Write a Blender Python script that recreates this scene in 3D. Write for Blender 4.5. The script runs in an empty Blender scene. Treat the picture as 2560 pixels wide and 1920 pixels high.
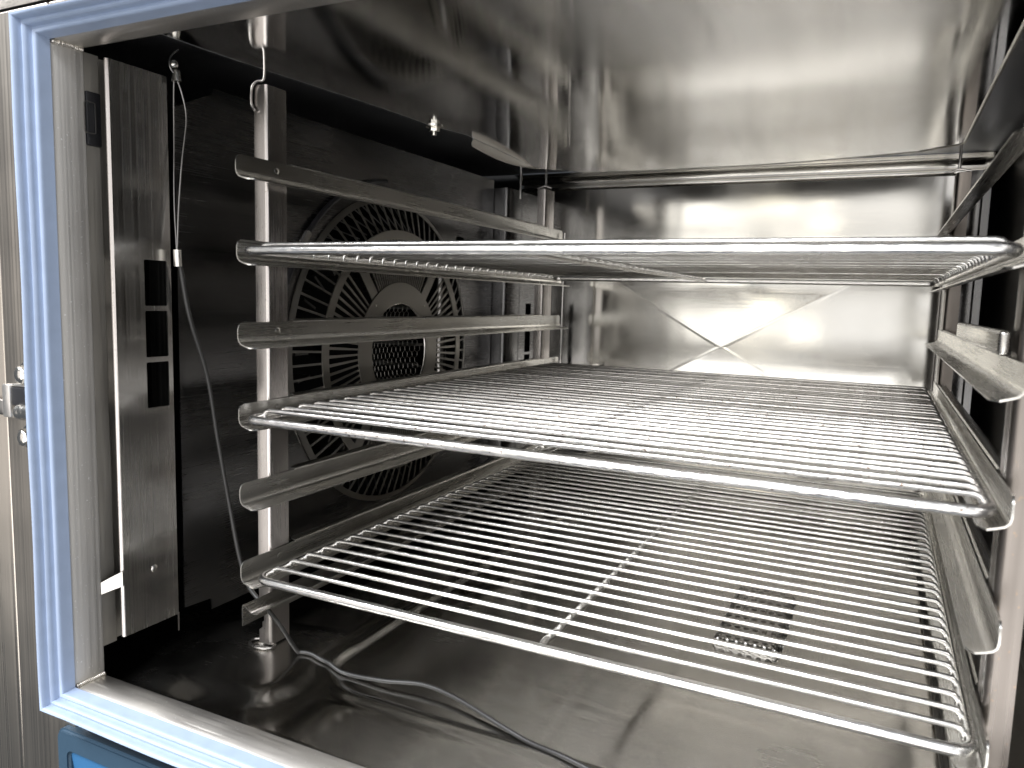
import bpy, bmesh, math, random
from mathutils import Vector, Matrix
random.seed(7)
SC = bpy.context.scene
COL = SC.collection
PI = math.pi

# ------------------------------------------------------------------ camera
cam_d = bpy.data.cameras.new('camera')
cam = bpy.data.objects.new('camera', cam_d)
COL.objects.link(cam)
SC.camera = cam
cam.location = (0.46954, -0.46742, 0.10709)
cam.rotation_euler = (1.457668, -0.027475, 0.451745)
cam_d.sensor_fit = 'HORIZONTAL'
cam_d.sensor_width = 36.0
cam_d.lens = 1901.8 / 2560 * 36.0
cam_d.clip_start = 0.01
cam_d.clip_end = 60
cam_d.dof.use_dof = True
cam_d.dof.focus_distance = 0.74
cam_d.dof.aperture_fstop = 11.0

# ------------------------------------------------------------------ world + lamps
W = bpy.data.worlds.new('World')
SC.world = W
W.use_nodes = True
bg = W.node_tree.nodes['Background']
bg.inputs[0].default_value = (0.82, 0.90, 1.0, 1)
bg.inputs[1].default_value = 0.12


def area(name, loc, target, sx, sy, radiance, col):
    l = bpy.data.lights.new(name, 'AREA')
    l.shape = 'RECTANGLE'
    l.size, l.size_y = sx, sy
    l.energy = radiance * PI * sx * sy
    l.color = col
    o = bpy.data.objects.new(name, l)
    COL.objects.link(o)
    o.location = loc
    d = Vector(target) - Vector(loc)
    o.rotation_euler = d.to_track_quat('-Z', 'Y').to_euler()
    return o


# unseen area lamps for the bright kitchen side behind the photographer, and the ceiling fittings in front of the cabinet
area('unseen_kitchen_lamp', (-0.62, -3.0, 0.60), (-0.62, 0, 0.60), 0.62, 1.9, 1.9, (1.0, 0.975, 0.92))
area('unseen_kitchen_lamp', (1.25, -3.0, 0.60), (1.25, 0, 0.60), 3.0, 1.9, 1.15, (1.0, 0.98, 0.955))
area('low_fill_lamp', (0.90, -3.0, -1.15), (0.80, 0, -0.6), 3.7, 1.55, 3.2, (1.0, 0.98, 0.955))  # unseen low lamp added to brighten the ceiling plate and shelf undersides
area('unseen_kitchen_lamp', (-2.1, -3.0, 0.2), (-1.6, 0, 0.2), 2.0, 2.6, 1.1, (1.0, 0.94, 0.90))
area('ceiling_tube_lamp', (-0.55, -1.5, 1.75), (0.15, 0.1, 0.0), 2.6, 0.45, 46.0, (0.95, 0.97, 1.0))
area('unseen_kitchen_lamp', (2.6, -1.6, 0.3), (0.0, 0.1, 0.05), 1.6, 1.8, 1.6, (1.0, 0.98, 0.95))  # unseen fill lamp added on the right to brighten the door jamb
area('small_warm_lamp', (-0.15, -2.7, 0.15), (0.28, 0.7, 0.12), 0.20, 0.16, 5.0, (1.0, 0.93, 0.76))  # unseen small warm lamps, placed for the glow spots on the back wall
area('small_warm_lamp', (0.12, -2.7, -0.14), (0.35, 0.7, 0.06), 0.18, 0.14, 4.0, (1.0, 0.93, 0.78))

SC.view_settings.view_transform = 'Standard'
SC.view_settings.look = 'None'
SC.view_settings.exposure = 0.12
SC.view_settings.gamma = 1.0
SC.cycles.max_bounces = 14
SC.cycles.glossy_bounces = 10
SC.cycles.diffuse_bounces = 4
SC.cycles.sample_clamp_indirect = 6.0
SC.cycles.use_denoising = True


# ------------------------------------------------------------------ materials
def nodes(m):
    m.use_nodes = True
    nt = m.node_tree
    return nt, nt.nodes['Principled BSDF']


def steel(name, col=(0.56, 0.545, 0.52), rough=0.26, brush='z', brush_amt=0.35, wave=0.0, wave_scale=9.0,
          spots=0.0, spot_col=(0.16, 0.09, 0.05), scratch=0.0, smear=0.07, grain=1.0, spot_scale=260.0, aniso=0.0, aniso_axis='Z', aniso_rot=0.25):
    """Brushed sheet: metal with streaky roughness, fine grain relief, slow buckling, scratches and specks."""
    m = bpy.data.materials.new(name)
    nt, p = nodes(m)
    N, L = nt.nodes, nt.links
    tc = N.new('ShaderNodeTexCoord')
    mp = N.new('ShaderNodeMapping')
    st = {'x': (3, 260, 260), 'y': (260, 3, 260), 'z': (260, 260, 3)}[brush]
    mp.inputs['Scale'].default_value = [c * grain if c > 10 else (c if grain == 1.0 else 0.35) for c in st]
    L.new(tc.outputs['Object'], mp.inputs[0])
    n1 = N.new('ShaderNodeTexNoise')
    n1.inputs['Scale'].default_value = 5
    n1.inputs['Detail'].default_value = 3
    L.new(mp.outputs[0], n1.inputs['Vector'])
    n2 = N.new('ShaderNodeTexNoise')
    n2.inputs['Scale'].default_value = 7.0
    n2.inputs['Detail'].default_value = 5
    L.new(tc.outputs['Object'], n2.inputs['Vector'])
    # roughness = base + streak + cloudy smear
    mr = N.new('ShaderNodeMapRange')
    mr.inputs['To Min'].default_value = rough * (1 - brush_amt)
    mr.inputs['To Max'].default_value = rough * (1 + brush_amt)
    L.new(n1.outputs[0], mr.inputs[0])
    mr2 = N.new('ShaderNodeMapRange')
    mr2.inputs['From Min'].default_value = 0.35
    mr2.inputs['From Max'].default_value = 0.7
    mr2.inputs['To Min'].default_value = -0.03
    mr2.inputs['To Max'].default_value = smear
    L.new(n2.outputs[0], mr2.inputs[0])
    ad = N.new('ShaderNodeMath')
    ad.operation = 'ADD'
    L.new(mr.outputs[0], ad.inputs[0])
    L.new(mr2.outputs[0], ad.inputs[1])
    # scratches: very stretched warped noise, thresholded
    ms = N.new('ShaderNodeMapping')
    ms.inputs['Rotation'].default_value = (0.5, 0.7, 0.9)
    ms.inputs['Scale'].default_value = (9, 240, 60)
    L.new(tc.outputs['Object'], ms.inputs[0])
    ns = N.new('ShaderNodeTexNoise')
    ns.inputs['Scale'].default_value = 1.4
    ns.inputs['Detail'].default_value = 1
    L.new(ms.outputs[0], ns.inputs['Vector'])
    rs = N.new('ShaderNodeMapRange')
    rs.inputs['From Min'].default_value = 0.71
    rs.inputs['From Max'].default_value = 0.74
    rs.inputs['To Max'].default_value = scratch
    L.new(ns.outputs[0], rs.inputs[0])
    ad2 = N.new('ShaderNodeMath')
    ad2.operation = 'ADD'
    L.new(ad.outputs[0], ad2.inputs[0])
    L.new(rs.outputs[0], ad2.inputs[1])
    L.new(ad2.outputs[0], p.inputs['Roughness'])
    p.inputs['Metallic'].default_value = 1.0
    # tint varies a little
    cr = N.new('ShaderNodeMix')
    cr.data_type = 'RGBA'
    cr.inputs[6].default_value = (*[c * (0.93 if grain == 1.0 else 0.88) for c in col], 1)
    cr.inputs[7].default_value = (col[0] * 1.05, col[1] * 1.04, col[2] * 1.02, 1)
    L.new(n1.outputs[0], cr.inputs[0])
    out = cr.outputs[2]
    if spots > 0:
        nsp = N.new('ShaderNodeTexNoise')
        nsp.inputs['Scale'].default_value = spot_scale
        nsp.inputs['Detail'].default_value = 2
        oi = N.new('ShaderNodeObjectInfo')
        va = N.new('ShaderNodeVectorMath')
        va.operation = 'ADD'
        L.new(tc.outputs['Object'], va.inputs[0])
        L.new(oi.outputs['Random'], va.inputs[1])
        L.new(va.outputs[0], nsp.inputs['Vector'])
        msp = N.new('ShaderNodeMapRange')
        msp.inputs['From Min'].default_value = 0.70 - 0.08 * spots
        msp.inputs['From Max'].default_value = 0.74 - 0.08 * spots
        L.new(nsp.outputs[0], msp.inputs[0])
        mx = N.new('ShaderNodeMix')
        mx.data_type = 'RGBA'
        mx.inputs[7].default_value = (*spot_col, 1)
        L.new(msp.outputs[0], mx.inputs[0])
        L.new(out, mx.inputs[6])
        out = mx.outputs[2]
    L.new(out, p.inputs['Base Color'])
    if aniso:
        tg = N.new('ShaderNodeTangent')
        tg.direction_type = 'RADIAL'
        tg.axis = aniso_axis
        L.new(tg.outputs[0], p.inputs['Tangent'])
        p.inputs['Anisotropic'].default_value = aniso
        p.inputs['Anisotropic Rotation'].default_value = aniso_rot
    # relief
    b1 = N.new('ShaderNodeBump')
    b1.inputs['Strength'].default_value = 0.10
    b1.inputs['Distance'].default_value = 0.0002
    L.new(n1.outputs[0], b1.inputs['Height'])
    if wave > 0:
        nw = N.new('ShaderNodeTexNoise')
        nw.inputs['Scale'].default_value = wave_scale
        nw.inputs['Detail'].default_value = 1.5
        mw = N.new('ShaderNodeMapping')
        mw.inputs['Scale'].default_value = {'x': (.55, 1, 1.6), 'y': (1, .55, 1), 'z': (1, 1, .55)}[brush]
        L.new(tc.outputs['Object'], mw.inputs[0])
        L.new(mw.outputs[0], nw.inputs['Vector'])
        b2 = N.new('ShaderNodeBump')
        b2.inputs['Strength'].default_value = 1.0
        b2.inputs['Distance'].default_value = wave
        L.new(nw.outputs[0], b2.inputs['Height'])
        L.new(b2.outputs[0], b1.inputs['Normal'])
    L.new(b1.outputs[0], p.inputs['Normal'])
    return m


def plain(name, col, rough=0.5, metal=0.0, bump=0.0, bscale=60.0, spec=0.5):
    m = bpy.data.materials.new(name)
    nt, p = nodes(m)
    N, L = nt.nodes, nt.links
    tc = N.new('ShaderNodeTexCoord')
    n = N.new('ShaderNodeTexNoise')
    n.inputs['Scale'].default_value = bscale
    n.inputs['Detail'].default_value = 4
    L.new(tc.outputs['Object'], n.inputs['Vector'])
    mx = N.new('ShaderNodeMix')
    mx.data_type = 'RGBA'
    mx.inputs[6].default_value = (*[c * 0.88 for c in col], 1)
    mx.inputs[7].default_value = (*[min(1, c * 1.1) for c in col], 1)
    L.new(n.outputs[0], mx.inputs[0])
    L.new(mx.outputs[2], p.inputs['Base Color'])
    mr = N.new('ShaderNodeMapRange')
    mr.inputs['To Min'].default_value = rough * 0.8
    mr.inputs['To Max'].default_value = rough * 1.2
    L.new(n.outputs[0], mr.inputs[0])
    L.new(mr.outputs[0], p.inputs['Roughness'])
    p.inputs['Metallic'].default_value = metal
    p.inputs['Specular IOR Level'].default_value = spec
    if bump:
        b = N.new('ShaderNodeBump')
        b.inputs['Strength'].default_value = 0.4
        b.inputs['Distance'].default_value = bump
        L.new(n.outputs[0], b.inputs['Height'])
        L.new(b.outputs[0], p.inputs['Normal'])
    return m


M = {}
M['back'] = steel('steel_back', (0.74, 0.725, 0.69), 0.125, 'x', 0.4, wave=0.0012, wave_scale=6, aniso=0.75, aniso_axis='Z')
M['plate'] = steel('steel_ceiling_plate', (0.84, 0.835, 0.83), 0.070, 'x', 0.3, wave=0.0014, wave_scale=5, aniso=0.6, aniso_axis='Y', spots=0.05, spot_col=(.9, .9, .9), spot_scale=700)
M['ceil'] = steel('steel_ceiling', (0.58, 0.59, 0.62), 0.36, 'x', 0.3, wave=0.002, wave_scale=6)
M['floor'] = steel('steel_floor', (0.42, 0.405, 0.38), 0.10, 'x', 0.45, smear=0.20, wave=0.0009, wave_scale=11, spots=0.1, spot_col=(.85, .84, .8), spot_scale=600)
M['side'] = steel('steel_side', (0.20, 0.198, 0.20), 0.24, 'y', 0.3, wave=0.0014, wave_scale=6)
M['baffle'] = steel('steel_baffle', (0.52, 0.51, 0.495), 0.22, 'z', 0.55, grain=0.5, wave=0.0030, wave_scale=6, aniso=0.45, aniso_axis='Z', aniso_rot=0.0)
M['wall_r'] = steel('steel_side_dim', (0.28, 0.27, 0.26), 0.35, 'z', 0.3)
M['dark'] = steel('steel_dim', (0.26, 0.255, 0.25), 0.35, 'z', 0.3)
M['jamb'] = steel('steel_jamb', (0.62, 0.605, 0.585), 0.56, 'z', 0.5, grain=0.5, aniso=0.6, aniso_axis='Z', aniso_rot=0.0, wave=0.001, wave_scale=10, spots=0.05, spot_col=(.9, .9, .9), spot_scale=600)
M['sill'] = steel('steel_sill', (0.66, 0.63, 0.59), 0.36, 'x', 0.5, aniso=0.6, aniso_axis='Y', scratch=0.12, wave=0.001, wave_scale=10, spots=0.16, spot_col=(.9, .88, .85), spot_scale=600)
M['strip'] = steel('steel_strip', (0.56, 0.54, 0.50), 0.40, 'z', 0.4, aniso=0.7, aniso_axis='Z', aniso_rot=0.0)
M['front'] = steel('steel_front', (0.56, 0.515, 0.46), 0.34, 'z', 0.45, grain=0.5, aniso=0.6, aniso_axis='Z', aniso_rot=0.0, wave=0.002, wave_scale=4)
M['post'] = steel('steel_post', (0.53, 0.50, 0.485), 0.25, 'z', 0.35, wave=0.0006, wave_scale=22, spots=0.08, spot_col=(.3, .28, .25), spot_scale=500)
M['post_r'] = steel('steel_post_shaded', (0.21, 0.19, 0.175), 0.33, 'z', 0.7, grain=0.12, wave=0.003, wave_scale=25, spots=0.1, spot_col=(.25, .2, .16), spot_scale=300)  # post steel, colour darkened to dim the lamp it reflects
M['rail'] = steel('steel_rail', (0.50, 0.49, 0.465), 0.25, 'y', 0.35, wave=0.0008, wave_scale=20, spots=0.06, spot_col=(.75, .74, .7), spot_scale=500)
M['wire'] = steel('wire_chrome', (0.82, 0.81, 0.79), 0.24, 'x', 0.3, wave=0.0004, wave_scale=160, scratch=0.1)
M['wire_worn'] = steel('wire_chrome_worn', (0.80, 0.78, 0.76), 0.27, 'x', 0.3, wave=0.0006, wave_scale=200, spots=0.5, spot_col=(0.22, 0.16, 0.12), spot_scale=420, scratch=0.1)
M['rod'] = steel('rod_steel', (0.62, 0.6, 0.58), 0.22, 'z', 0.3)
M['hem'] = steel('steel_hem', (0.70, 0.68, 0.65), 0.42, 'y', 0.3, wave=0.0006, wave_scale=90)
M['weld'] = steel('weld_steel', (0.72, 0.68, 0.62), 0.3, 'x', 0.3, wave=0.002, wave_scale=120)
M['bolt'] = steel('bolt_steel', (0.72, 0.70, 0.66), 0.22, 'z', 0.2, wave=0.001, wave_scale=150)
M['guard'] = steel('guard_steel', (0.34, 0.325, 0.30), 0.36, 'y', 0.3)
M['strainer'] = steel('strainer_steel', (0.30, 0.29, 0.275), 0.26, 'y', 0.3)
M['black'] = plain('black_plastic', (0.012, 0.012, 0.014), 0.45)
M['void'] = plain('shade_black', (0.012, 0.012, 0.012), 0.9, spec=0.1)  # near-black colour paints the shade deep inside ducts, chamber and sump
M['cable'] = plain('cable_sleeve', (0.022, 0.021, 0.020), 0.42, 0.0, bump=0.0004, bscale=900)
M['ferrule'] = steel('ferrule_steel', (0.78, 0.76, 0.72), 0.3, 'z', 0.2)
M['gasket'] = plain('blue_silicone', (0.30, 0.37, 0.505), 0.36, bump=0.0002, bscale=90)
M['bezel'] = plain('dark_blue_plastic', (0.028, 0.058, 0.092), 0.42, bump=0.0001, bscale=500)
M['inset'] = plain('bright_blue_plastic', (0.035, 0.135, 0.29), 0.38, bump=0.0001, bscale=500)


# ------------------------------------------------------------------ mesh helpers
def link(name, me, mat=None, parent=None, loc=None):
    o = bpy.data.objects.new(name, me)
    COL.objects.link(o)
    if mat is not None and not me.materials:
        me.materials.append(M[mat])
    if parent is not None:
        o.parent = parent
    if loc is not None:
        o.location = loc
    return o


def to_me(name, bm, smooth=True, angle=35):
    bmesh.ops.recalc_face_normals(bm, faces=bm.faces)
    me = bpy.data.meshes.new(name)
    if smooth:
        for f in bm.faces:
            f.smooth = True
        a = math.radians(angle)
        for e in bm.edges:
            if len(e.link_faces) == 2:
                e.smooth = e.calc_face_angle(0) < a
            else:
                e.smooth = False
    bm.to_mesh(me)
    bm.free()
    return me


def tube(bm, pts, r, n=10, closed=False, caps=True):
    pts = [Vector(p) for p in pts]
    k = len(pts)
    rings = []
    tan0 = None
    up = None
    for i, p in enumerate(pts):
        if closed:
            t = (pts[(i + 1) % k] - pts[i - 1]).normalized()
        else:
            t = (pts[min(i + 1, k - 1)] - pts[max(i - 1, 0)]).normalized()
        if up is None:
            up = Vector((0, 0, 1)) if abs(t.z) < 0.9 else Vector((0, 1, 0))
        up = (up - t * up.dot(t)).normalized()
        s = t.cross(up)
        rr = r[i] if isinstance(r, (list, tuple)) else r
        rings.append([bm.verts.new(p + (up * math.cos(a) + s * math.sin(a)) * rr)
                      for a in [2 * PI * j / n for j in range(n)]])
    m = k if closed else k - 1
    for i in range(m):
        A, B = rings[i], rings[(i + 1) % k]
        for j in range(n):
            bm.faces.new((A[j], A[(j + 1) % n], B[(j + 1) % n], B[j]))
    if caps and not closed:
        bm.faces.new(rings[0][::-1])
        bm.faces.new(rings[-1])


def box(bm, lo, hi, bev=0.0, seg=2):
    x0, y0, z0 = lo
    x1, y1, z1 = hi
    v = [bm.verts.new(c) for c in ((x0, y0, z0), (x1, y0, z0), (x1, y1, z0), (x0, y1, z0),
                                   (x0, y0, z1), (x1, y0, z1), (x1, y1, z1), (x0, y1, z1))]
    fs = [bm.faces.new([v[i] for i in f]) for f in
          ((3, 2, 1, 0), (4, 5, 6, 7), (0, 1, 5, 4), (1, 2, 6, 5), (2, 3, 7, 6), (3, 0, 4, 7))]
    if bev > 0:
        es = list({e for f in fs for e in f.edges})
        bmesh.ops.bevel(bm, geom=es, offset=bev, segments=seg, affect='EDGES', profile=0.5)


def boxobj(name, lo, hi, mat, parent=None, bev=0.0):
    bm = bmesh.new()
    box(bm, lo, hi, bev)
    return link(name, to_me(name, bm), mat, parent)


def thicken(bm, faces, th):
    """give an open sheet real thickness: offset copy, reversed, stitched along its open edges"""
    faces = list(faces)
    for f in faces:
        f.normal_update()
    nv = {}
    for f in faces:
        for v in f.verts:
            nv.setdefault(v, Vector((0, 0, 0)))
            nv[v] += f.normal
    cp = {v: bm.verts.new(v.co - n.normalized() * th) for v, n in nv.items()}
    border = []
    for f in faces:
        for lp in f.loops:
            if len(lp.edge.link_faces) == 1:
                border.append((lp.vert, lp.link_loop_next.vert))
    for f in faces:
        bm.faces.new([cp[v] for v in reversed(f.verts)])
    for a, b in border:
        bm.faces.new((b, a, cp[a], cp[b]))


def loft(bm, rows, thick=0.0, closed=False):
    """rows of points -> sheet; solidified by thick."""
    vr = [[bm.verts.new(p) for p in r] for r in rows]
    fs = []
    n = len(vr[0])
    for a, b in zip(vr[:-1], vr[1:]):
        for j in range(n if closed else n - 1):
            fs.append(bm.faces.new((a[j], a[(j + 1) % n], b[(j + 1) % n], b[j])))
    if thick:
        thicken(bm, fs, thick)
    return fs


def plate2d(outer, holes, fmap, thick):
    """flat plate with real openings; outer/holes are 2-D loops, fmap maps (u,v)->3-D."""
    bm = bmesh.new()
    es = []
    for lp in [outer] + holes:
        vs = [bm.verts.new(fmap(u, v)) for u, v in lp]
        for i in range(len(vs)):
            es.append(bm.edges.new((vs[i], vs[(i + 1) % len(vs)])))
    r = bmesh.ops.triangle_fill(bm, use_beauty=True, use_dissolve=False, edges=es)
    fs = [g for g in r['geom'] if isinstance(g, bmesh.types.BMFace)]
    bmesh.ops.recalc_face_normals(bm, faces=fs)
    thicken(bm, fs, thick)
    return bm


def rrect(u0, u1, v0, v1, r, n=4):
    out = []
    for cu, cv, a0 in ((u1 - r, v1 - r, 0), (u0 + r, v1 - r, 90), (u0 + r, v0 + r, 180), (u1 - r, v0 + r, 270)):
        for i in range(n + 1):
            a = math.radians(a0 + 90 * i / n)
            out.append((cu + r * math.cos(a), cv + r * math.sin(a)))
    return out


def circle(cu, cv, r, n):
    return [(cu + r * math.cos(2 * PI * i / n), cv + r * math.sin(2 * PI * i / n)) for i in range(n)]


def smooth(a, b, t):
    t = max(0.0, min(1.0, (t - a) / (b - a)))
    return t * t * (3 - 2 * t)


def catmull(P, n=8):
    P = [Vector(p) for p in P]
    Q = [P[0] * 2 - P[1]] + P + [P[-1] * 2 - P[-2]]
    out = []
    for i in range(1, len(Q) - 2):
        for k in range(n):
            t = k / n
            a, b, c, d = Q[i - 1], Q[i], Q[i + 1], Q[i + 2]
            out.append(0.5 * ((2 * b) + (c - a) * t + (2 * a - 5 * b + 4 * c - d) * t * t + (3 * b - a - 3 * c + d) * t ** 3))
    out.append(P[-1])
    return out


def empty(name, loc, label, cat, group=None):
    o = bpy.data.objects.new(name, None)
    COL.objects.link(o)
    o['label'] = label
    o['category'] = cat
    if group:
        o['group'] = group
    o.empty_display_size = 0.02
    return o


# ------------------------------------------------------------------ dimensions (metres)
XL, XR = -0.090, 0.620            # door opening
ZB, ZT = -0.213, 0.285
YF, YI = -0.096, -0.071           # jamb front / inner edge
YB = 0.790                        # back wall
ZC = 0.322                        # ceiling
ZFL = -0.228                      # floor
SP = 0.06955                      # rail spacing
RAILZ = [0.0103 + SP * (3 - k) for k in range(6)]

CAB = empty('steel_cabinet', (0, 0, 0), 'open stainless steel catering cabinet with blue door seal and side fan', 'cabinet')

# ------------------------------------------------------------------ door frame: jambs, sill, lintel
def frame_side(name, mat, side):
    """one mitred length of the inner door frame (profile: distance outward d, depth y)"""
    prof = [(0.030, YI + 0.002), (0.004, YI + 0.002), (0.0012, YI + 0.0012), (0.0, YI - 0.002),
            (0.0, YF + 0.003), (0.0012, YF + 0.0006), (0.004, YF), (0.012, YF + 0.0005)]
    rows = []
    for e in (0, 1):
        row = []
        for d, y in prof:
            x0, x1, z0, z1 = XL - d, XR + d, ZB - d, ZT + d
            c = {'l': ((x0, z0), (x0, z1)), 'r': ((x1, z0), (x1, z1)),
                 'b': ((x0, z0), (x1, z0)), 't': ((x0, z1), (x1, z1))}[side][e]
            row.append((c[0], y, c[1]))
        rows.append(row)
    bm = bmesh.new()
    loft(bm, rows)
    return link(name, to_me(name, bm), mat, CAB)


frame_side('door_jamb', 'jamb', 'l')
frame_side('door_jamb', 'jamb', 'r')
frame_side('door_sill', 'sill', 'b')
frame_side('door_lintel', 'sill', 't')

# weld beads in the frame corners
for zc, sgn in ((ZB, 1), (ZT, -1)):
    bm = bmesh.new()
    nb = 17
    for i in range(nb):
        t = i / (nb - 1)
        y = YF + 0.0015 + (YI - YF - 0.002) * t
        s = 0.0017 * random.uniform(0.85, 1.15)
        mt = Matrix.Translation((XL + 0.0006, y, zc + sgn * 0.0006)) @ Matrix.Diagonal((1.2, 0.62, 1.2, 1))
        bmesh.ops.create_uvsphere(bm, u_segments=8, v_segments=6, radius=s, matrix=mt)
    link('weld_bead', to_me('weld_bead', bm, angle=80), 'weld', CAB)

# ------------------------------------------------------------------ gasket: ribbed silicone loop with mitred corners
gp = [(-0.0002, -0.0962), (0.0002, -0.0985), (0.0007, -0.1015), (0.0010, -0.1040), (0.0012, -0.1052), (0.0018, -0.1064), (0.0030, -0.1070), (0.0042, -0.1064), (0.0050, -0.1060),
      (0.0055, -0.1072), (0.0056, -0.1090), (0.0060, -0.1108), (0.0070, -0.1118), (0.0082, -0.1116), (0.0090, -0.1110),
      (0.0094, -0.1122), (0.0095, -0.1140), (0.0100, -0.1160), (0.0108, -0.1174), (0.0118, -0.1178),
      (0.0124, -0.1168), (0.0126, -0.1150), (0.0118, -0.1100), (0.0112, -0.1040), (0.0110, -0.0925)]
bm = bmesh.new()
rows = []
NSEG = 24
cor = [('x', 0), ('z', 1), ('x', 1), ('z', 0)]
def gpt(d, y, u, side):
    x0, x1, z0, z1 = XL - d, XR + d, ZB - d, ZT + d
    wob = 0.0007 * math.sin(u * 17 + side * 2.1) * (d / 0.012)
    return {0: (x0 - wob, y, z0 + (z1 - z0) * u), 1: (x0 + (x1 - x0) * u, y, z1 + wob),
            2: (x1 + wob, y, z1 + (z0 - z1) * u), 3: (x1 + (x0 - x1) * u, y, z0 - wob)}[side]
for side in range(4):
    for i in range(NSEG):
        u = i / NSEG
        rows.append([gpt(d, y, u, side) for d, y in gp])
rows.append(rows[0])
fs = loft(bm, rows)
bmesh.ops.remove_doubles(bm, verts=bm.verts, dist=1e-6)
link('door_gasket', to_me('door_gasket', bm, angle=50), 'gasket', CAB)['label'] = 'ribbed blue silicone door seal around the opening'

# ------------------------------------------------------------------ cabinet front, left of the seal
def front_panel(name, x0, x1, y, z0, z1, mat='front'):
    bm = bmesh.new()
    box(bm, (x0, y, z0), (x1, y + 0.012, z1), 0.0018, 3)
    return link(name, to_me(name, bm), mat, CAB)
front_panel('front_panel', -0.1700, -0.0985, -0.0920, -0.46, 0.3135)
front_panel('front_panel', -0.42, -0.1716, -0.0905, -0.46, 0.3135)
front_panel('front_panel', -0.0980, 0.80, -0.0915, 0.2925, 0.3135)
front_panel('front_panel', -0.0980, 0.80, -0.0880, -0.46, -0.2205)
# sloping head fascia above the joint
bm = bmesh.new()
loft(bm, [[(-0.45, -0.091, 0.3155), (-0.45, -0.089, 0.317), (-0.45, -0.02, 0.40)],
          [(0.8, -0.091, 0.3155), (0.8, -0.089, 0.317), (0.8, -0.02, 0.40)]])
link('head_fascia', to_me('head_fascia', bm), 'front', CAB)

# latch striker and its bolts
ST = bpy.data.objects.new('latch_striker', None); COL.objects.link(ST); ST.parent = CAB
bm = bmesh.new()
box(bm, (-0.1605, -0.1010, 0.0005), (-0.1500, -0.0925, 0.0275), 0.0016)
box(bm, (-0.1502, -0.0990, 0.0262), (-0.112, -0.0925, 0.0282), 0.0006)
link('bracket', to_me('bracket', bm), 'hem', ST)
bm = bmesh.new()
box(bm, (-0.1498, -0.1000, 0.0105), (-0.112, -0.0926, 0.0258), 0.0015)
link('roller_block', to_me('roller_block', bm), 'black', ST)
bm = bmesh.new()
tube(bm, [(-0.1390, -0.0990, 0.0065), (-0.112, -0.0990, 0.0065)], 0.0066, 16)
link('roller', to_me('roller', bm), 'bolt', ST)
bm = bmesh.new()
box(bm, (-0.186, -0.1000, 0.0015), (-0.1610, -0.0930, 0.0140), 0.002)
link('latch_tongue', to_me('latch_tongue', bm), 'dark', ST)
for zb in (0.036, -0.0145):
    bm = bmesh.new()
    bmesh.ops.create_cone(bm, cap_ends=True, segments=20, radius1=0.0105, radius2=0.0105, depth=0.0014,
                          matrix=Matrix.Translation((-0.1375, -0.0932, zb)) @ Matrix.Rotation(PI / 2, 4, 'X'))
    bmesh.ops.create_cone(bm, cap_ends=True, segments=6, radius1=0.0078, radius2=0.0072, depth=0.0064,
                          matrix=Matrix.Translation((-0.1375, -0.0972, zb)) @ Matrix.Rotation(PI / 2, 4, 'X') @ Matrix.Rotation(0.4, 4, 'Z'))
    bmesh.ops.create_uvsphere(bm, u_segments=14, v_segments=8, radius=0.0066,
                              matrix=Matrix.Translation((-0.1375, -0.0998, zb)) @ Matrix.Diagonal((1, 0.42, 1, 1)))
    link('hex_bolt', to_me('hex_bolt', bm), 'bolt', ST)

# dark blue plastic surround under the seal with a brighter inset
BZ = bpy.data.objects.new('lower_fascia', None); COL.objects.link(BZ); BZ.parent = CAB
bz_out = rrect(-0.1135, 0.60, -0.50, -0.2515, 0.009, 6)
bz_in = rrect(-0.0985, 0.58, -0.48, -0.2700, 0.004, 4)
bm = plate2d(bz_out, [bz_in], lambda u, v: (u, -0.0985, v), 0.010)
es = [e for e in bm.edges if len(e.link_faces) == 2 and e.calc_face_angle(0) > 0.9]
bmesh.ops.bevel(bm, geom=es, offset=0.0022, segments=3, affect='EDGES')
link('bezel', to_me('bezel', bm, angle=40), 'bezel', BZ)
bm = bmesh.new()
loft(bm, [[(-0.0987, -0.0962, -0.2698), (0.5802, -0.0962, -0.2698)], [(-0.0987, -0.0925, -0.30), (0.5802, -0.0925, -0.30)],
          [(-0.0987, -0.0885, -0.4802), (0.5802, -0.0885, -0.4802)]])
link('inset_panel', to_me('inset_panel', bm), 'inset', BZ)

# ------------------------------------------------------------------ inside: floor pan as one pressed sheet
def floor_z(x, y):
    z = ZFL
    # rounded basin sloping towards the drain
    cx, cy, hx, hy, r = 0.285, 0.335, 0.245, 0.310, 0.055
    dx, dy = abs(x - cx) - (hx - r), abs(y - cy) - (hy - r)
    sd = math.hypot(max(dx, 0), max(dy, 0)) + min(max(dx, dy), 0) - r
    z -= 0.0036 * smooth(0.003, -0.010, sd)
    dr = math.hypot(x - 0.372, y - 0.40)
    if sd < 0:
        z -= 0.0100 * (1 - smooth(0.0, 0.30, dr)) * smooth(0, -0.05, sd)
    # raised pad that carries the front post
    px_, py_ = x + 0.030, y - 0.028
    u = px_ * 0.95 + py_ * 0.18
    v = py_ * 0.97 - px_ * 0.28
    ddx, ddy = abs(u) - 0.040, abs(v) - 0.040
    sp = math.hypot(max(ddx, 0), max(ddy, 0)) + min(max(ddx, ddy), 0) - 0.026
    z += 0.0055 * smooth(0.016, -0.018, sp)
    # drawn channel between pad and basin
    z -= 0.0010 * math.exp(-((sd - 0.012) / 0.006) ** 2) * smooth(0.02, 0.10, y + 0.06)
    # turned up towards the sill, the sides and the back
    z += 0.012 * smooth(0.020, 0.0, y - YI)
    z += 0.03 * smooth(0.03, 0.0, YB - y)
    z += 0.0012 * math.sin(x * 9 + 1) * math.sin(y * 7)
    return z


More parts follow.
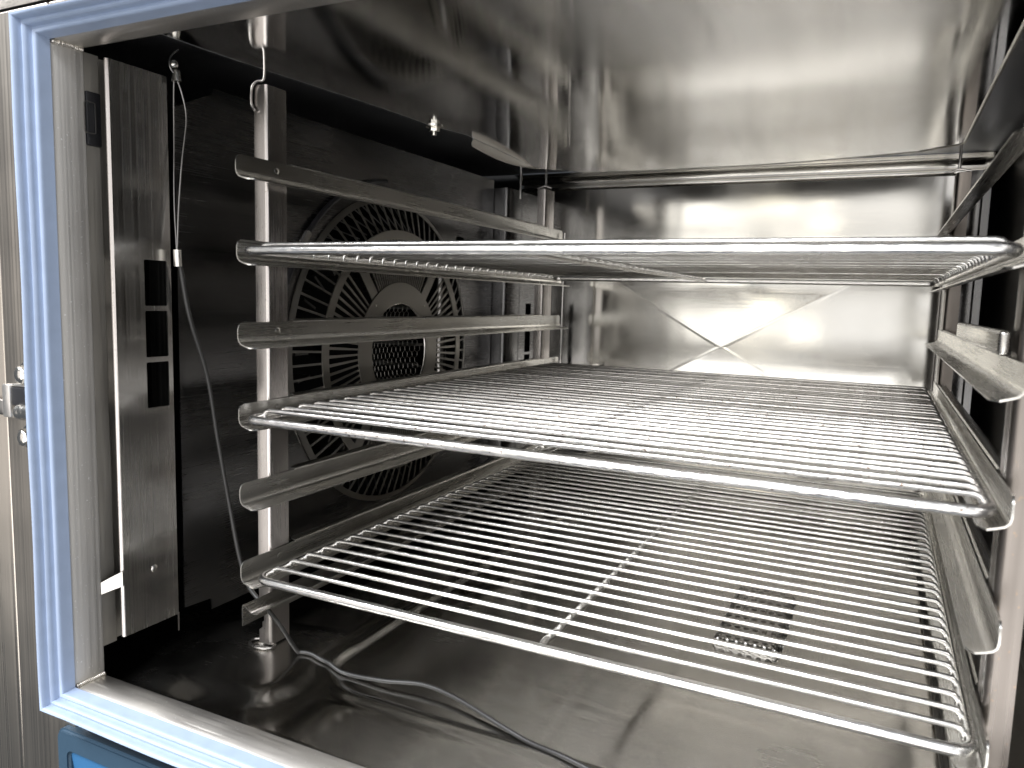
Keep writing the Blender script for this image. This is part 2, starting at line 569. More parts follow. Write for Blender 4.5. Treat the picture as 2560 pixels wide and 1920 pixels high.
def axis(lo, hi, fine_lo, fine_hi, df, dc):
    out = []
    a = lo
    while a < hi - 1e-6:
        out.append(a)
        a += df if fine_lo <= a <= fine_hi else dc
    out.append(hi)
    return out


xs = axis(-0.20, 0.66, -0.12, 0.16, 0.0025, 0.007)
ys = axis(YI, YB, -0.10, 0.16, 0.0025, 0.007)
bm = bmesh.new()
g = [[bm.verts.new((x, y, floor_z(x, y))) for x in xs] for y in ys]
for j in range(len(ys) - 1):
    for i in range(len(xs) - 1):
        bm.faces.new((g[j][i], g[j][i + 1], g[j + 1][i + 1], g[j + 1][i]))
link('floor_pan', to_me('floor_pan', bm, angle=60), 'floor', CAB)

# ------------------------------------------------------------------ ceiling and the air deflector plate under it
boxobj('ceiling', (-0.30, YI - 0.002, ZC), (0.70, YB - 0.02, ZC + 0.01), 'ceil', CAB)

def plate_z(x, y):
    z = 0.3005
    z -= 0.0075 * smooth(0.30, 0.62, y) * (1 - ((x - 0.20) / 0.42) ** 2 if abs(x - 0.20) < 0.42 else 0)
    z += 0.004 * smooth(0.30, 0.55, x) * smooth(0.1, 0.6, y)
    return min(z, 0.3045)


def plate_left(y):
    a = -0.040 + 0.03 * smooth(-0.06, 0.30, y)
    return a + 0.016 * smooth(0.285, 0.36, y) + 0.050 * smooth(0.545, 0.605, y) ** 2


bm = bmesh.new()
ny, nx = 60, 40
rows = []
for j in range(ny + 1):
    y = -0.060 + (0.612 + 0.060) * j / ny
    xl = plate_left(y)
    xr = 0.541 - 0.045 * smooth(0.575, 0.612, y) ** 2
    rows.append([(xl + (xr - xl) * i / nx, y, plate_z(xl + (xr - xl) * i / nx, y)) for i in range(nx + 1)])
loft(bm, rows, 0.0014)
PL = link('air_plate', to_me('air_plate', bm, angle=50), 'plate', CAB)
# hemmed edge of the plate: a thin rolled bead all the way round
def hem(pts, r, mat):
    bm = bmesh.new()
    tube(bm, [(p[0], p[1], p[2] - 0.0008) for p in pts], r, 8)
    link('plate_hem', to_me('plate_hem', bm, angle=70), mat, PL)
hem([r[0] for r in rows], 0.0009, 'ceil')
hem(rows[-1], 0.0015, 'hem')
hem([r[-1] for r in rows], 0.0019, 'hem')
# turned-down ear at the rear corner of the plate
bm = bmesh.new()
ear = []
for i in range(15):
    t = i / 14
    y = 0.372 + 0.20 * t
    x = plate_left(y) - 0.0012
    h = 0.0125 * math.sin(PI * (0.30 + 0.70 * t)) ** 1.0
    ear.append([(x, y, plate_z(x, y)), (x - 0.0025, y, plate_z(x, y) - h * 0.6), (x - 0.002, y, plate_z(x, y) - h)])
loft(bm, ear, 0.001)
link('plate_ear', to_me('plate_ear', bm, angle=60), 'hem', PL)
# fixing bolt of the plate
bm = bmesh.new()
bmesh.ops.create_cone(bm, cap_ends=True, segments=6, radius1=0.0065, radius2=0.0060, depth=0.005, matrix=Matrix.Translation((-0.006, 0.297, 0.2955)))
bmesh.ops.create_cone(bm, cap_ends=True, segments=20, radius1=0.0098, radius2=0.0098, depth=0.0014, matrix=Matrix.Translation((-0.006, 0.297, 0.2984)))
bmesh.ops.create_cone(bm, cap_ends=True, segments=12, radius1=0.0030, radius2=0.0026, depth=0.006, matrix=Matrix.Translation((-0.006, 0.297, 0.2915)))
link('fixing_bolt', to_me('fixing_bolt', bm), 'bolt', PL)

# ------------------------------------------------------------------ back wall: cross-broken sheet with coved head
XB0, XB1 = -0.13, 0.592
cxb, czb = 0.2390, 0.0368
arms = [(cxb - 0.31, czb + 0.176), (cxb + 0.31, czb + 0.176), (cxb + 0.31, czb - 0.176), (cxb - 0.31, czb - 0.176)]
bm = bmesh.new()
C0 = bm.verts.new((cxb, YB - 0.0045, czb))
A = [bm.verts.new((a, YB, b)) for a, b in arms]
K = [bm.verts.new(p) for p in ((XB0, YB, 0.2945), (XB1, YB, 0.2945), (XB1, YB, -0.20), (XB0, YB, -0.20))]
for i in range(4):
    bm.faces.new((C0, A[i], A[(i + 1) % 4]))
    bm.faces.new((A[i], K[i], K[(i + 1) % 4], A[(i + 1) % 4]))
link('back_wall', to_me('back_wall', bm, smooth=True, angle=0.6), 'back', CAB)
bm = bmesh.new()
for a, b in arms:
    d = Vector((a - cxb, 0, b - czb)); L_ = d.length; d.normalize(); nrm = Vector((-d.z, 0, d.x))
    rr = []
    for i in range(25):
        t = i / 24
        base = Vector((cxb + (a - cxb) * t, YB - 0.0045 * (1 - t) - 0.0001, czb + (b - czb) * t))
        k = 0.00009 * (1 - t) ** 0.7
        rr.append([base - nrm * 0.0046, base - nrm * 0.0023 + Vector((0, -k * 0.6, 0)), base + Vector((0, -k - 0.0002, 0)), base + nrm * 0.0023 + Vector((0, -k * 0.6, 0)), base + nrm * 0.0046])
    loft(bm, rr)
link('cross_crease', to_me('cross_crease', bm, angle=70), 'back', CAB)
cove = [(YB, 0.2945), (YB - 0.0035, 0.2967), (YB - 0.0050, 0.2995), (YB - 0.0030, 0.3025), (YB - 0.0005, 0.3050), (YB - 0.0015, 0.3090),
        (YB - 0.0060, 0.3150), (YB - 0.014, 0.3190), (YB - 0.024, 0.3210)]
bm = bmesh.new()
nseg = 20
loft(bm, [[(XB0 + (XB1 - XB0) * i / nseg, y, z) for y, z in cove] for i in range(nseg + 1)])
link('back_cove', to_me('back_cove', bm, angle=70), 'back', CAB)

# ------------------------------------------------------------------ fan side (x = -0.092)
XP = -0.092
FC = (0.336, 0.036)      # fan centre (y, z)
RO = 0.190
fan_outer = [(0.012, -0.186), (0.043, -0.188), (0.0435, -0.199), (0.60, -0.199), (0.612, -0.19), (0.612, 0.288), (0.055, 0.288),
             (0.055, 0.283), (0.012, 0.262)]
slots = [rrect(0.497, 0.522, 0.1805, 0.1925, 0.003), rrect(0.529, 0.553, 0.1795, 0.1915, 0.003)]
bm = plate2d(fan_outer, [circle(FC[0], FC[1], RO - 0.004, 64)] + slots, lambda u, v: (XP, u, v), 0.0015)
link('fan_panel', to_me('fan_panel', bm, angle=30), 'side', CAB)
# notched dark cut-out corner behind the cable hook is open; the chamber behind the panel
def face_obj(name, pts, mat):
    bm = bmesh.new()
    bm.faces.new([bm.verts.new(p) for p in pts])
    return link(name, to_me(name, bm, smooth=False), mat, CAB)
boxobj('chamber_back', (-0.305, YI, -0.32), (-0.300, YB + 0.01, ZC + 0.02), 'void', CAB)
boxobj('chamber_end', (-0.300, YB, -0.30), (-0.131, YB + 0.006, ZC + 0.005), 'void', CAB)
boxobj('chamber_end', (-0.300, YI - 0.001, -0.30), (-0.121, YI + 0.003, ZC), 'void', CAB)
boxobj('chamber_base', (-0.300, YI + 0.004, -0.30), (-0.201, YB, -0.24), 'void', CAB)

# fan guard: dished rings with radial bars
FG = bpy.data.objects.new('fan_guard', None); COL.objects.link(FG); FG.parent = CAB
FG.location = (XP, FC[0], FC[1])
def annulus(name, r0, x0, r1, x1, th=0.0014, n=72, mat='guard'):
    bm = bmesh.new()
    loft(bm, [[(x0, r0 * math.cos(a), r0 * math.sin(a)), (x1, r1 * math.cos(a), r1 * math.sin(a))]
              for a in [2 * PI * i / n for i in range(n)] + [0.0]], 0)
    bmesh.ops.remove_doubles(bm, verts=bm.verts, dist=1e-6)
    thicken(bm, bm.faces[:], th)
    return link(name, to_me(name, bm, angle=40), mat, FG)
XD = 0.016
annulus('rim_ring', 0.1905, 0.0022, 0.184, 0.0045)
annulus('outer_ring', 0.150, XD, 0.139, XD)
annulus('hub_ring', 0.086, XD, 0.0605, XD)
# rolled lip in the hub opening
bm = bmesh.new()
tube(bm, [(XD - 0.001, 0.0602 * math.cos(a), 0.0602 * math.sin(a)) for a in [2 * PI * i / 64 for i in range(64)]], 0.0013, 8, closed=True)
link('hub_lip', to_me('hub_lip', bm), 'rod', FG)
# shared bar meshes
def bar_mesh(name, r0, x0, r1, x1, w0, w1, th=0.0013):
    bm = bmesh.new()
    vs = []
    for r, x, w in ((r0, x0, w0), (r1, x1, w1)):
        vs.append([bm.verts.new((x + dx, r, w * s)) for dx, s in ((0, -.5), (0, .5), (-th, .5), (-th, -.5))])
    for j in range(4):
        bm.faces.new((vs[0][j], vs[0][(j + 1) % 4], vs[1][(j + 1) % 4], vs[1][j]))
    bm.faces.new(vs[0][::-1]); bm.faces.new(vs[1])
    me = to_me(name, bm, smooth=False)
    me.materials.append(M['guard'])
    return me
m_cone = bar_mesh('cone_bar', 0.1495, XD - 0.0005, 0.1845, 0.0038, 0.0023, 0.0026)
m_thin = bar_mesh('thin_bar', 0.0855, XD - 0.0002, 0.1395, XD - 0.0002, 0.0016, 0.0026)
m_wide = bar_mesh('wide_bar', 0.0855, XD - 0.0002, 0.1395, XD - 0.0002, 0.0020, 0.0034)
m_arm = bar_mesh('arm', 0.0845, XD + 0.0001, 0.1400, XD + 0.0001, 0.014, 0.014)
def spin(name, me, deg):
    o = link(name, me, None, FG)
    o.rotation_euler = (math.radians(deg), 0, 0)
    return o
for k in range(72):
    spin('cone_bar', m_cone, k * 5 + 2.5)
bm = bmesh.new()
a_ = math.radians(13)
tube(bm, [(XD - 0.018, 0.148, 0), (-0.020, 0.187 * math.cos(a_), 0.187 * math.sin(a_))], 0.0009, 5)
m_lat = to_me('lattice_bar', bm); m_lat.materials.append(M['dark'])
for k in range(60):
    if 55 < k * 6 < 130 or 235 < k * 6 < 310:
        spin('lattice_bar', m_lat, k * 6)
for a in (52, 128, 232, 308):
    spin('guard_arm', m_arm, a)
for c in (90, 270):
    for k in range(-12, 13):
        spin('guard_bar', m_thin, c + k * 2.55)
for c in (0, 180):
    for k in range(-10, 11):
        spin('guard_bar', m_wide, c + k * 4.15)
# screws on the hub ring
for a in (47, 133):
    bm = bmesh.new()
    bmesh.ops.create_uvsphere(bm, u_segments=10, v_segments=6, radius=0.0026,
                              matrix=Matrix.Translation((XD + 0.0005, 0.078 * math.cos(math.radians(a)), 0.078 * math.sin(math.radians(a)))) @ Matrix.Diagonal((0.5, 1, 1, 1)))
    link('guard_screw', to_me('guard_screw', bm), 'bolt', FG)
# hexagonal wire screen set back in the hub
bm = bmesh.new()
hs = 0.0050
for i in range(-11, 12):
    for j in range(-11, 12):
        cy = hs * math.sqrt(3) * (i + 0.5 * (j % 2))
        cz = hs * 1.5 * j
        for k in range(3):
            a0, a1 = math.radians(30 + 60 * k), math.radians(90 + 60 * k)
            p0 = (cy + hs * math.cos(a0), cz + hs * math.sin(a0))
            p1 = (cy + hs * math.cos(a1), cz + hs * math.sin(a1))
            if max(math.hypot(*p0), math.hypot(*p1)) < 0.066:
                bulge = lambda p: XD - 0.012 - 0.010 * (1 - (math.hypot(*p) / 0.066) ** 2)
                tube(bm, [(bulge(p0), *p0), (bulge(p1), *p1)], 0.00034, 4, caps=False)
so = link('wire_screen', to_me('wire_screen', bm), 'guard', FG)
so['kind'] = 'stuff'
# fan wheel and coil tubes behind the guard
FW = bpy.data.objects.new('fan_wheel', None); COL.objects.link(FW); FW.parent = CAB
FW.location = (XP - 0.070, FC[0], FC[1])
bm = bmesh.new()
box(bm, (-0.035, 0.112, -0.0015), (0.035, 0.134, 0.0015))
me = to_me('blade', bm, smooth=False); me.materials.append(M['dark'])
for k in range(26):
    o = link('blade', me, None, FW)
    o.rotation_euler = (2 * PI * k / 26, 0, 0)
bm = bmesh.new()
loft(bm, [[(-0.036, 0.02 * math.cos(a), 0.02 * math.sin(a)), (-0.036, 0.135 * math.cos(a), 0.135 * math.sin(a))] for a in [2 * PI * i / 40 for i in range(41)]], 0.002)
link('wheel_disc', to_me('wheel_disc', bm), 'void', FW)
for y, x in ((0.155, -0.118), (0.178, -0.128), (0.50, -0.118), (0.522, -0.128)):
    bm = bmesh.new()
    tube(bm, [(x, y, -0.17), (x, y, 0.24)], 0.008, 14)
    link('coil_tube', to_me('coil_tube', bm), 'rod', CAB)
bm = bmesh.new()
ca = [(XP + 0.006, FC[0] + 0.208 * math.cos(math.radians(a)), FC[1] + 0.208 * math.sin(math.radians(a))) for a in range(95, 176, 5)]
tube(bm, ca, 0.0030, 8)
link('sensor_lead', to_me('sensor_lead', bm), 'black', CAB)
bm = bmesh.new()
tube(bm, [(XP + 0.006, FC[0] + 0.208 * math.cos(math.radians(a)), FC[1] + 0.208 * math.sin(math.radians(a))) for a in (140, 143, 146, 149)], 0.0046, 10)
link('lead_sleeve', to_me('lead_sleeve', bm), 'rod', CAB)

# front air baffle with three openings, its returns, the socket and strap
FB = bpy.data.objects.new('air_baffle', None); COL.objects.link(FB); FB.parent = CAB
XA = -0.080
holes = [rrect(-0.0312, -0.0093, z0, z1, 0.0008, 1) for z0, z1 in ((0.0920, 0.1298), (0.0492, 0.0878), (0.0064, 0.0449))]
bm = plate2d([(-0.058, -0.183), (-0.0050, -0.183), (-0.0050, 0.281), (-0.058, 0.281)], holes, lambda u, v: (XA, u, v), 0.0013)
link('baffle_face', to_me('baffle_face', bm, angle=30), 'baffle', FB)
bm = bmesh.new()
loft(bm, [[(XA, -0.0050, z), (XA - 0.001, -0.0030, z), (XA - 0.004, -0.0010, z), (XA - 0.012, 0.0010, z), (XA - 0.034, 0.0030, z)] for z in (-0.183, 0.281)], 0.0012)
link('baffle_return', to_me('baffle_return', bm, angle=60), 'baffle', FB)
bm = bmesh.new()
loft(bm, [[(XA + 0.0002, -0.0575, z), (XA - 0.0002, -0.0584, z), (XA - 0.0011, -0.0586, z), (XA - 0.0017, -0.0575, z), (XA - 0.0019, -0.044, z)] for z in (-0.183, 0.281)], 0.0011)
link('baffle_edge', to_me('baffle_edge', bm, angle=60), 'post', FB)
bm = bmesh.new()
loft(bm, [[(-0.0922, -0.0690, z), (-0.0922, -0.0575, z), (-0.0926, -0.0564, z), (-0.0936, -0.0560, z), (-0.0975, -0.0560, z), (-0.0980, -0.0550, z), (-0.0980, -0.046, z)] for z in (-0.190, 0.284)], 0.0011)
link('corner_strip', to_me('corner_strip', bm, angle=60), 'strip', FB)
bm = bmesh.new()
box(bm, (-0.0940, -0.0690, 0.2150), (-0.0898, -0.0570, 0.2555), 0.0010)
SK = link('socket', to_me('socket', bm), 'black', FB)
bm = plate2d(rrect(-0.0720, -0.0625, 0.2235, 0.2475, 0.002), [rrect(-0.0720 - 0.001, -0.0633, 0.2245, 0.2465, 0.0010)][:0] + [rrect(-0.0712, -0.0632, 0.2243, 0.2467, 0.0012)], lambda u, v: (-0.0892, u, v), 0.0006)
link('socket_rim', to_me('socket_rim', bm, smooth=False), 'dark', SK)
bm = bmesh.new()
loft(bm, [[(-0.0910, -0.0700, -0.1445), (-0.0910, -0.0702, -0.1345)], [(-0.0850, -0.0645, -0.1415), (-0.0850, -0.0645, -0.1302)],
          [(-0.0785, -0.0598, -0.1385), (-0.0785, -0.0598, -0.1260)], [(-0.0780, -0.0560, -0.1375), (-0.0780, -0.0560, -0.1255)]], 0.0008)
link('strap', to_me('strap', bm, angle=30), 'rail', FB)
bm = bmesh.new()
bmesh.ops.create_uvsphere(bm, u_segments=14, v_segments=8, radius=0.0036, matrix=Matrix.Translation((XA + 0.0006, -0.0287, -0.1330)) @ Matrix.Diagonal((0.55, 1, 1, 1)))
link('screw', to_me('screw', bm), 'bolt', FB)
boxobj('hanging_pin', (-0.0820, -0.0035, -0.2000), (-0.0812, -0.0023, -0.1830), 'post', FB)

# rear air baffle
RB = bpy.data.objects.new('air_baffle', None); COL.objects.link(RB); RB.parent = CAB
bm = bmesh.new()
loft(bm, [[(-0.094, 0.614, z), (-0.070, 0.610, z), (-0.066, 0.6120, z), (-0.0645, 0.616, z), (-0.0645, 0.660, z)] for z in (-0.185, 0.276)], 0.0012)
link('baffle_return', to_me('baffle_return', bm, angle=60), 'side', RB)
bm = plate2d([(0.6602, -0.185), (0.786, -0.185), (0.786, 0.276), (0.6602, 0.276)],
             [rrect(0.684, 0.706, 0.098 - 0.0425 * i - 0.0385, 0.098 - 0.0425 * i, 0.0008, 1) for i in (0, 1, 2)], lambda u, v: (-0.0650, u, v), 0.0012)
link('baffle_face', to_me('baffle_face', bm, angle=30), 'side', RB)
bm = bmesh.new()
tube(bm, [(-0.058, 0.640, ZC - 0.0005), (-0.058, 0.640, 0.262)], 0.0022, 8)
link('hanger_rod', to_me('hanger_rod', bm), 'rod', RB)

# hinge side: wall panel, rear column and the dark duct opening between them
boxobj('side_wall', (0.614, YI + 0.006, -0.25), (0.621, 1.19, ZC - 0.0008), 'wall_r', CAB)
RBR = bpy.data.objects.new('air_baffle', None); COL.objects.link(RBR); RBR.parent = CAB
bm = bmesh.new()
loft(bm, [[(0.556, YB - 0.003, z), (0.5565, 0.722, z), (0.559, 0.7190, z), (0.5745, 0.7185, z), (0.5755, 0.7150, z), (0.5765, 0.7125, z), (0.5850, 0.7120, z), (0.5860, 0.7135, z), (0.5862, YB - 0.001, z)] for z in (-0.21, 0.290)], 0.0012)
link('baffle_face', to_me('baffle_face', bm, angle=50), 'side', RBR)
boxobj('duct_wall', (0.700, YI, -0.30), (0.706, 1.20, ZC), 'void', CAB)
boxobj('duct_top', (0.560, YB - 0.019, ZC + 0.0005), (0.706, 1.21, ZC + 0.012), 'void', CAB)
boxobj('side_wall', (0.622, YI, ZB - 0.03), (0.699, YI + 0.004, ZC - 0.001), 'side', CAB)
boxobj('duct_wall', (0.592, 1.20, -0.25), (0.700, 1.206, ZC), 'void', CAB)
boxobj('duct_wall', (0.586, YB + 0.001, -0.25), (0.5915, 1.20, ZC), 'void', CAB)
boxobj('duct_floor', (0.5925, YB + 0.001, -0.25), (0.699, 1.199, -0.235), 'void', CAB)

# ------------------------------------------------------------------ rail ladders
def make_ladder(name, sgn, x0, label, group):
    """sgn +1: rails on the fan side (flange towards +x); -1: on the hinge side."""
    L = empty(name, (0, 0, 0), label, 'rail ladder', group)
    X = lambda d: x0 + sgn * d
    FL = 0.0175 if sgn > 0 else 0.0160
    y0 = 0.0095 if sgn > 0 else 0.002
    ylen = 0.712
    # posts: folded angle, front face and inner face with a rounded fold
    for py, flip in ((0.047, 1), (0.652, 1)):
        z0, z1 = (-0.2205, 0.283) if py < 0.1 else (-0.2205, 0.278)
        dep = 0.024 if py < 0.1 else 0.034
        bm = bmesh.new()
        zs = [z0, -0.2140, -0.2138, -0.2085, -0.2082, -0.205, -0.200, -0.1985, -0.1925, -0.190, -0.187, -0.184, -0.10, 0.0, 0.1, 0.2, z1]
        rows = []
        for z in zs:
            wl = 0.0145
            if py < 0.1 and -0.2 < z < -0.189:
                wl = 0.0085
            elif py < 0.1 and -0.206 < z <= -0.2:
                wl = 0.0105
            elif py < 0.1 and -0.189 <= z < -0.185:
                wl = 0.0112
            rows.append([(X(-0.002 - wl), py, z), (X(-0.0050), py, z), (X(-0.0039), py + 0.0003, z), (X(-0.0029), py + 0.0009, z),
                         (X(-0.0023), py + 0.0019, z), (X(-0.0020), py + 0.0030, z), (X(-0.0020), py + dep, z)])
        loft(bm, rows, 0.0013)
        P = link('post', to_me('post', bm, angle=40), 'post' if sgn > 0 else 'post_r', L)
        # wire loop foot
        if py < 0.1:
            bm = bmesh.new()
            lp = [(X(-0.012 + 0.0135 * math.cos(a)), py - 0.001 + 0.0085 * math.sin(a), -0.2205 - 0.0004 * math.cos(a)) for a in [2 * PI * i / 24 for i in range(24)]]
            tube(bm, lp, 0.0013, 8, closed=True)
            link('foot_ring', to_me('foot_ring', bm), 'rod', P)
        # hanger rod hooked over the post head
        bm = bmesh.new()
        zt = 0.3035 if py < 0.1 else ZC - 0.0005
        pts = [(X(-0.003), py + 0.001, zt), (X(-0.003), py + 0.001, z1 + 0.004)]
        if py < 0.1:
            hk = catmull([(X(-0.003), py - 0.0015, zt), (X(-0.003), py - 0.0015, z1 + 0.010), (X(-0.004), py - 0.002, z1 + 0.003), (X(-0.010), py - 0.003, z1 + 0.0025),
                          (X(-0.0155), py - 0.003, z1 - 0.001), (X(-0.0170), py - 0.003, z1 - 0.008), (X(-0.0165), py - 0.003, z1 - 0.017), (X(-0.013), py - 0.003, z1 - 0.0215)], 6)
            tube(bm, hk, 0.0013, 8)
        else:
            tube(bm, pts, 0.0019, 8)
            tube(bm, [(X(-0.016), py - 0.001, z1 + 0.001), (X(-0.003), py - 0.001, z1 + 0.004), (X(0.006), py + 0.002, z1 + 0.001)], 0.0016, 8)
        link('hanger_rod', to_me('hanger_rod', bm, angle=70), 'rod', P)
    # shelf rails
    for k, zr in enumerate(RAILZ):
        bm = bmesh.new()
        rows = []
        for t, top, fl in ((0, -0.0058, 0.50), (0.0010, -0.0030, 0.62), (0.0028, -0.0010, 0.78), (0.0055, 0.0, 0.92), (0.010, 0.0, 1.0), (0.25, 0, 1.0), (0.5, 0, 1), (ylen - 0.004, 0, 1.0), (ylen, -0.003, 0.85)):
            y = y0 + t
            rows.append([(X(0), y, zr + top), (X(0), y, zr - 0.0125), (X(0.0008), y, zr - 0.0155), (X(0.0030), y, zr - 0.0178),
                         (X(0.0070), y, zr - 0.0192), (X(0.0070 + (FL - 0.0070) * fl), y, zr - 0.0205)])
        loft(bm, rows, 0.0012)
        R = link('shelf_rail', to_me('shelf_rail', bm, angle=45), 'rail', L)
        # turned-over lip between the posts
        bm = bmesh.new()
        rows = []
        for y, w in ((0.0775, 0.002), (0.079, 0.0045), (0.083, 0.0065), (0.30, 0.0065), (0.64, 0.0065), (0.646, 0.003)):
            rows.append([(X(0.0), y, zr - 0.0005), (X(-0.0006), y, zr + 0.0006), (X(-0.0020), y, zr + 0.0012), (X(-0.0020 - w), y, zr + 0.0013)])
        loft(bm, rows, 0.0008)
        link('rail_lip', to_me('rail_lip', bm, angle=60), 'rail', R)
        bm = bmesh.new()
        bmesh.ops.create_cone(bm, cap_ends=True, segments=14, radius1=0.0030, radius2=0.0024, depth=0.0004,
                              matrix=Matrix.Translation((X(0.0005), 0.056, zr - 0.0075)) @ Matrix.Rotation(PI / 2, 4, 'Y'))
        link('spot_weld', to_me('spot_weld', bm), 'rail', R)
    # inverted tie rail under the lowest shelf
    bm = bmesh.new()
    rows = []
    zr = -0.1665
    for t in (0, 0.3, 0.64):
        y = y0 + t
        rows.append([(X(0), y, zr - 0.020), (X(0), y, zr - 0.004), (X(0.0006), y, zr - 0.001), (X(0.0025), y, zr), (X(0.005), y, zr - 0.0016), (X(0.010), y, zr - 0.0055),
                     (X(0.014), y, zr - 0.0060), (X(0.0185), y, zr - 0.0045)])
    loft(bm, rows, 0.0012)
    link('tie_rail', to_me('tie_rail', bm, angle=50), 'rail', L)
    # rear stop rod
    bm = bmesh.new()
    tube(bm, [(X(0.006 if sgn > 0 else 0.002), 0.716, 0.285 - 0.070), (X(0.006 if sgn > 0 else 0.002), 0.716, -0.20)], 0.0018, 8)
    link('stop_rod', to_me('stop_rod', bm), 'rod', L)
    return L


LL = make_ladder('rail_ladder', 1, -0.0172, 'steel rail ladder standing in front of the round fan guard', 'rail ladders either side of the shelves')
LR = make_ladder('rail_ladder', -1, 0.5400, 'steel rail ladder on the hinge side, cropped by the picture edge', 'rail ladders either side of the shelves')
# probe sheath clipped along the third rail of the hinge-side ladder
bm = bmesh.new()
pts = [(0.5335, 0.325, 0.0890), (0.5330, 0.25, 0.0892), (0.5345, 0.10, 0.0890), (0.5395, 0.052, 0.0880)]
box(bm, (0.5310, 0.050, 0.0812), (0.5372, 0.328, 0.0962), 0.0026, 3)
link('probe_sheath', to_me('probe_sheath', bm, angle=50), 'rail', LR)

# ------------------------------------------------------------------ wire shelves
WD, LN = 0.530, 0.652
RF, RW = 0.0037, 0.00205
def frame_path(r=0.012, n=5):
    out = []
    for u, v in rrect(0, WD, 0, LN, r, n):
        out.append((u, v, 0))
    return out
bm = bmesh.new(); tube(bm, frame_path(), RF, 12, closed=True)
me_frame = to_me('frame', bm, angle=80)
def wire_path():
    a = [(0.0022, -0.0012), (0.0026, 0.0012), (0.0036, 0.0036), (0.0054, 0.0051), (0.0084, 0.0057)]
    pts = [(x, 0, z) for x, z in a]
    pts += [(x, 0, 0.0057) for x in (0.05, 0.15, 0.25, 0.35, 0.45)]
    pts += [(WD - x, 0, z) for x, z in a[::-1]]
    return pts
bm = bmesh.new(); tube(bm, wire_path(), RW, 8)
me_wire = to_me('wire', bm, angle=80)
bm = bmesh.new(); tube(bm, [(0, 0.002, 0.0006), (0, 0.010, 0.0022), (0, 0.02, 0.0006), (0, LN / 2, 0.0006), (0, LN - 0.02, 0.0006), (0, LN - 0.002, 0.0)], 0.0031, 10)
me_bar = to_me('centre_bar', bm, angle=80)
NW = 30
def make_shelf(label, loc, rz, mat, cx):
    S = empty('wire_shelf', loc, label, 'wire shelf', 'wire shelves on the rails')
    S.location = loc
    S.rotation_euler = (0, 0, rz)
    meshes = []
    for me in (me_frame, me_wire, me_bar):
        m2 = me.copy(); m2.materials.clear(); m2.materials.append(M[mat]); meshes.append(m2)
    link('frame', meshes[0], None, S)
    for i in range(NW):
        o = link('wire', meshes[1], None, S, (random.uniform(-.0004, .0004), 0.0185 + 0.02120 * i + random.uniform(-.0006, .0006), random.uniform(-.0003, .0003)))
        o.rotation_euler = (0, random.uniform(-.0008, .0008), random.uniform(-.0012, .0012))
    if mat == 'wire_worn':
        meshes[2].materials.clear(); meshes[2].materials.append(M['rail'])
    link('centre_bar', meshes[2], None, S, (cx, 0, 0))
    return S
make_shelf('top wire shelf seen edge-on from slightly below its wires', (0.0, -0.001, 2 * SP), 0.0, 'wire', 0.236)
make_shelf('middle wire shelf with brown specks, above the lowest shelf', (0.0, 0.0, 0.0), 0.0, 'wire_worn', 0.262)
make_shelf('lowest wire shelf, nearest the cabinet floor and drain', (0.0035, 0.006, -2 * SP), 0.0, 'wire', 0.266)

# ------------------------------------------------------------------ core probe cable
bm = bmesh.new()
cpts = [(-0.070, -0.0030, 0.128), (-0.070, 0.0058, 0.0836), (-0.070, 0.0240, 0.0298), (-0.069, 0.0340, -0.0301), (-0.062, 0.0400, -0.092), (-0.050, 0.0390, -0.137),
        (-0.0355, 0.035, -0.1604), (-0.0256, 0.0345, -0.1699), (-0.0137, 0.0340, -0.1768), (0.0030, 0.036, -0.1935), (0.0145, 0.049, -0.2235), (0.0350, 0.0530, -0.2300),
        (0.0591, 0.0510, -0.2300), (0.1035, 0.0530, -0.2270), (0.1393, 0.0600, -0.2245), (0.1761, 0.0560, -0.2260), (0.2297, 0.0400, -0.2290), (0.2797, 0.0250, -0.2300), (0.33, 0.012, -0.2255), (0.40, -0.012, -0.2230)]
CB = empty('probe_cable', (0, 0, 0), 'thin dark probe cable hanging by the fan panel and trailing over the floor', 'cable')
cc = catmull(cpts, 8)
for p in cc:
    p.z = max(p.z, floor_z(p.x, p.y) + 0.0020) if p.y > YI else p.z
tube(bm, cc, 0.0020, 8)
link('cable', to_me('cable', bm, angle=80), 'cable', CB)
bm = bmesh.new()
tube(bm, [(-0.070, -0.0055, 0.1395), (-0.070, -0.0050, 0.1255)], 0.0032, 12)
link('ferrule', to_me('ferrule', bm), 'ferrule', CB)
bm = bmesh.new()
tube(bm, catmull([(-0.070, -0.0055, 0.139), (-0.070, -0.0030, 0.175), (-0.070, 0.0014, 0.2144), (-0.070, 0.0066, 0.2484), (-0.070, 0.0029, 0.268), (-0.070, -0.0029, 0.2800), (-0.071, -0.008, 0.288), (-0.072, -0.006, 0.296), (-0.072, 0.001, 0.3035)], 6), 0.0007, 6)
tube(bm, catmull([(-0.070, -0.0060, 0.139), (-0.074, -0.0040, 0.18), (-0.078, 0.0005, 0.23), (-0.074, -0.002, 0.272), (-0.071, -0.003, 0.281)], 6), 0.0006, 6)
link('hanging_loop', to_me('hanging_loop', bm, angle=80), 'dark', CB)
bm = bmesh.new()
tube(bm, [(-0.0705, -0.0025, 0.2860), (-0.0702, -0.0022, 0.2770)], [0.0030, 0.0040], 12)
bmesh.ops.create_uvsphere(bm, u_segments=12, v_segments=8, radius=0.0036, matrix=Matrix.Translation((-0.0708, -0.004, 0.2905)))
link('hook_knob', to_me('hook_knob', bm), 'bolt', CB)

# ------------------------------------------------------------------ drain strainer: perforated hood with rounded edges
DS = empty('drain_strainer', (0, 0, 0), 'perforated steel strainer hood over the floor drain below the shelves', 'strainer')
dx0, dx1, dy0, dy1 = 0.336, 0.404, 0.298, 0.458
zb, hgt, rad = -0.2520, 0.020, 0.010
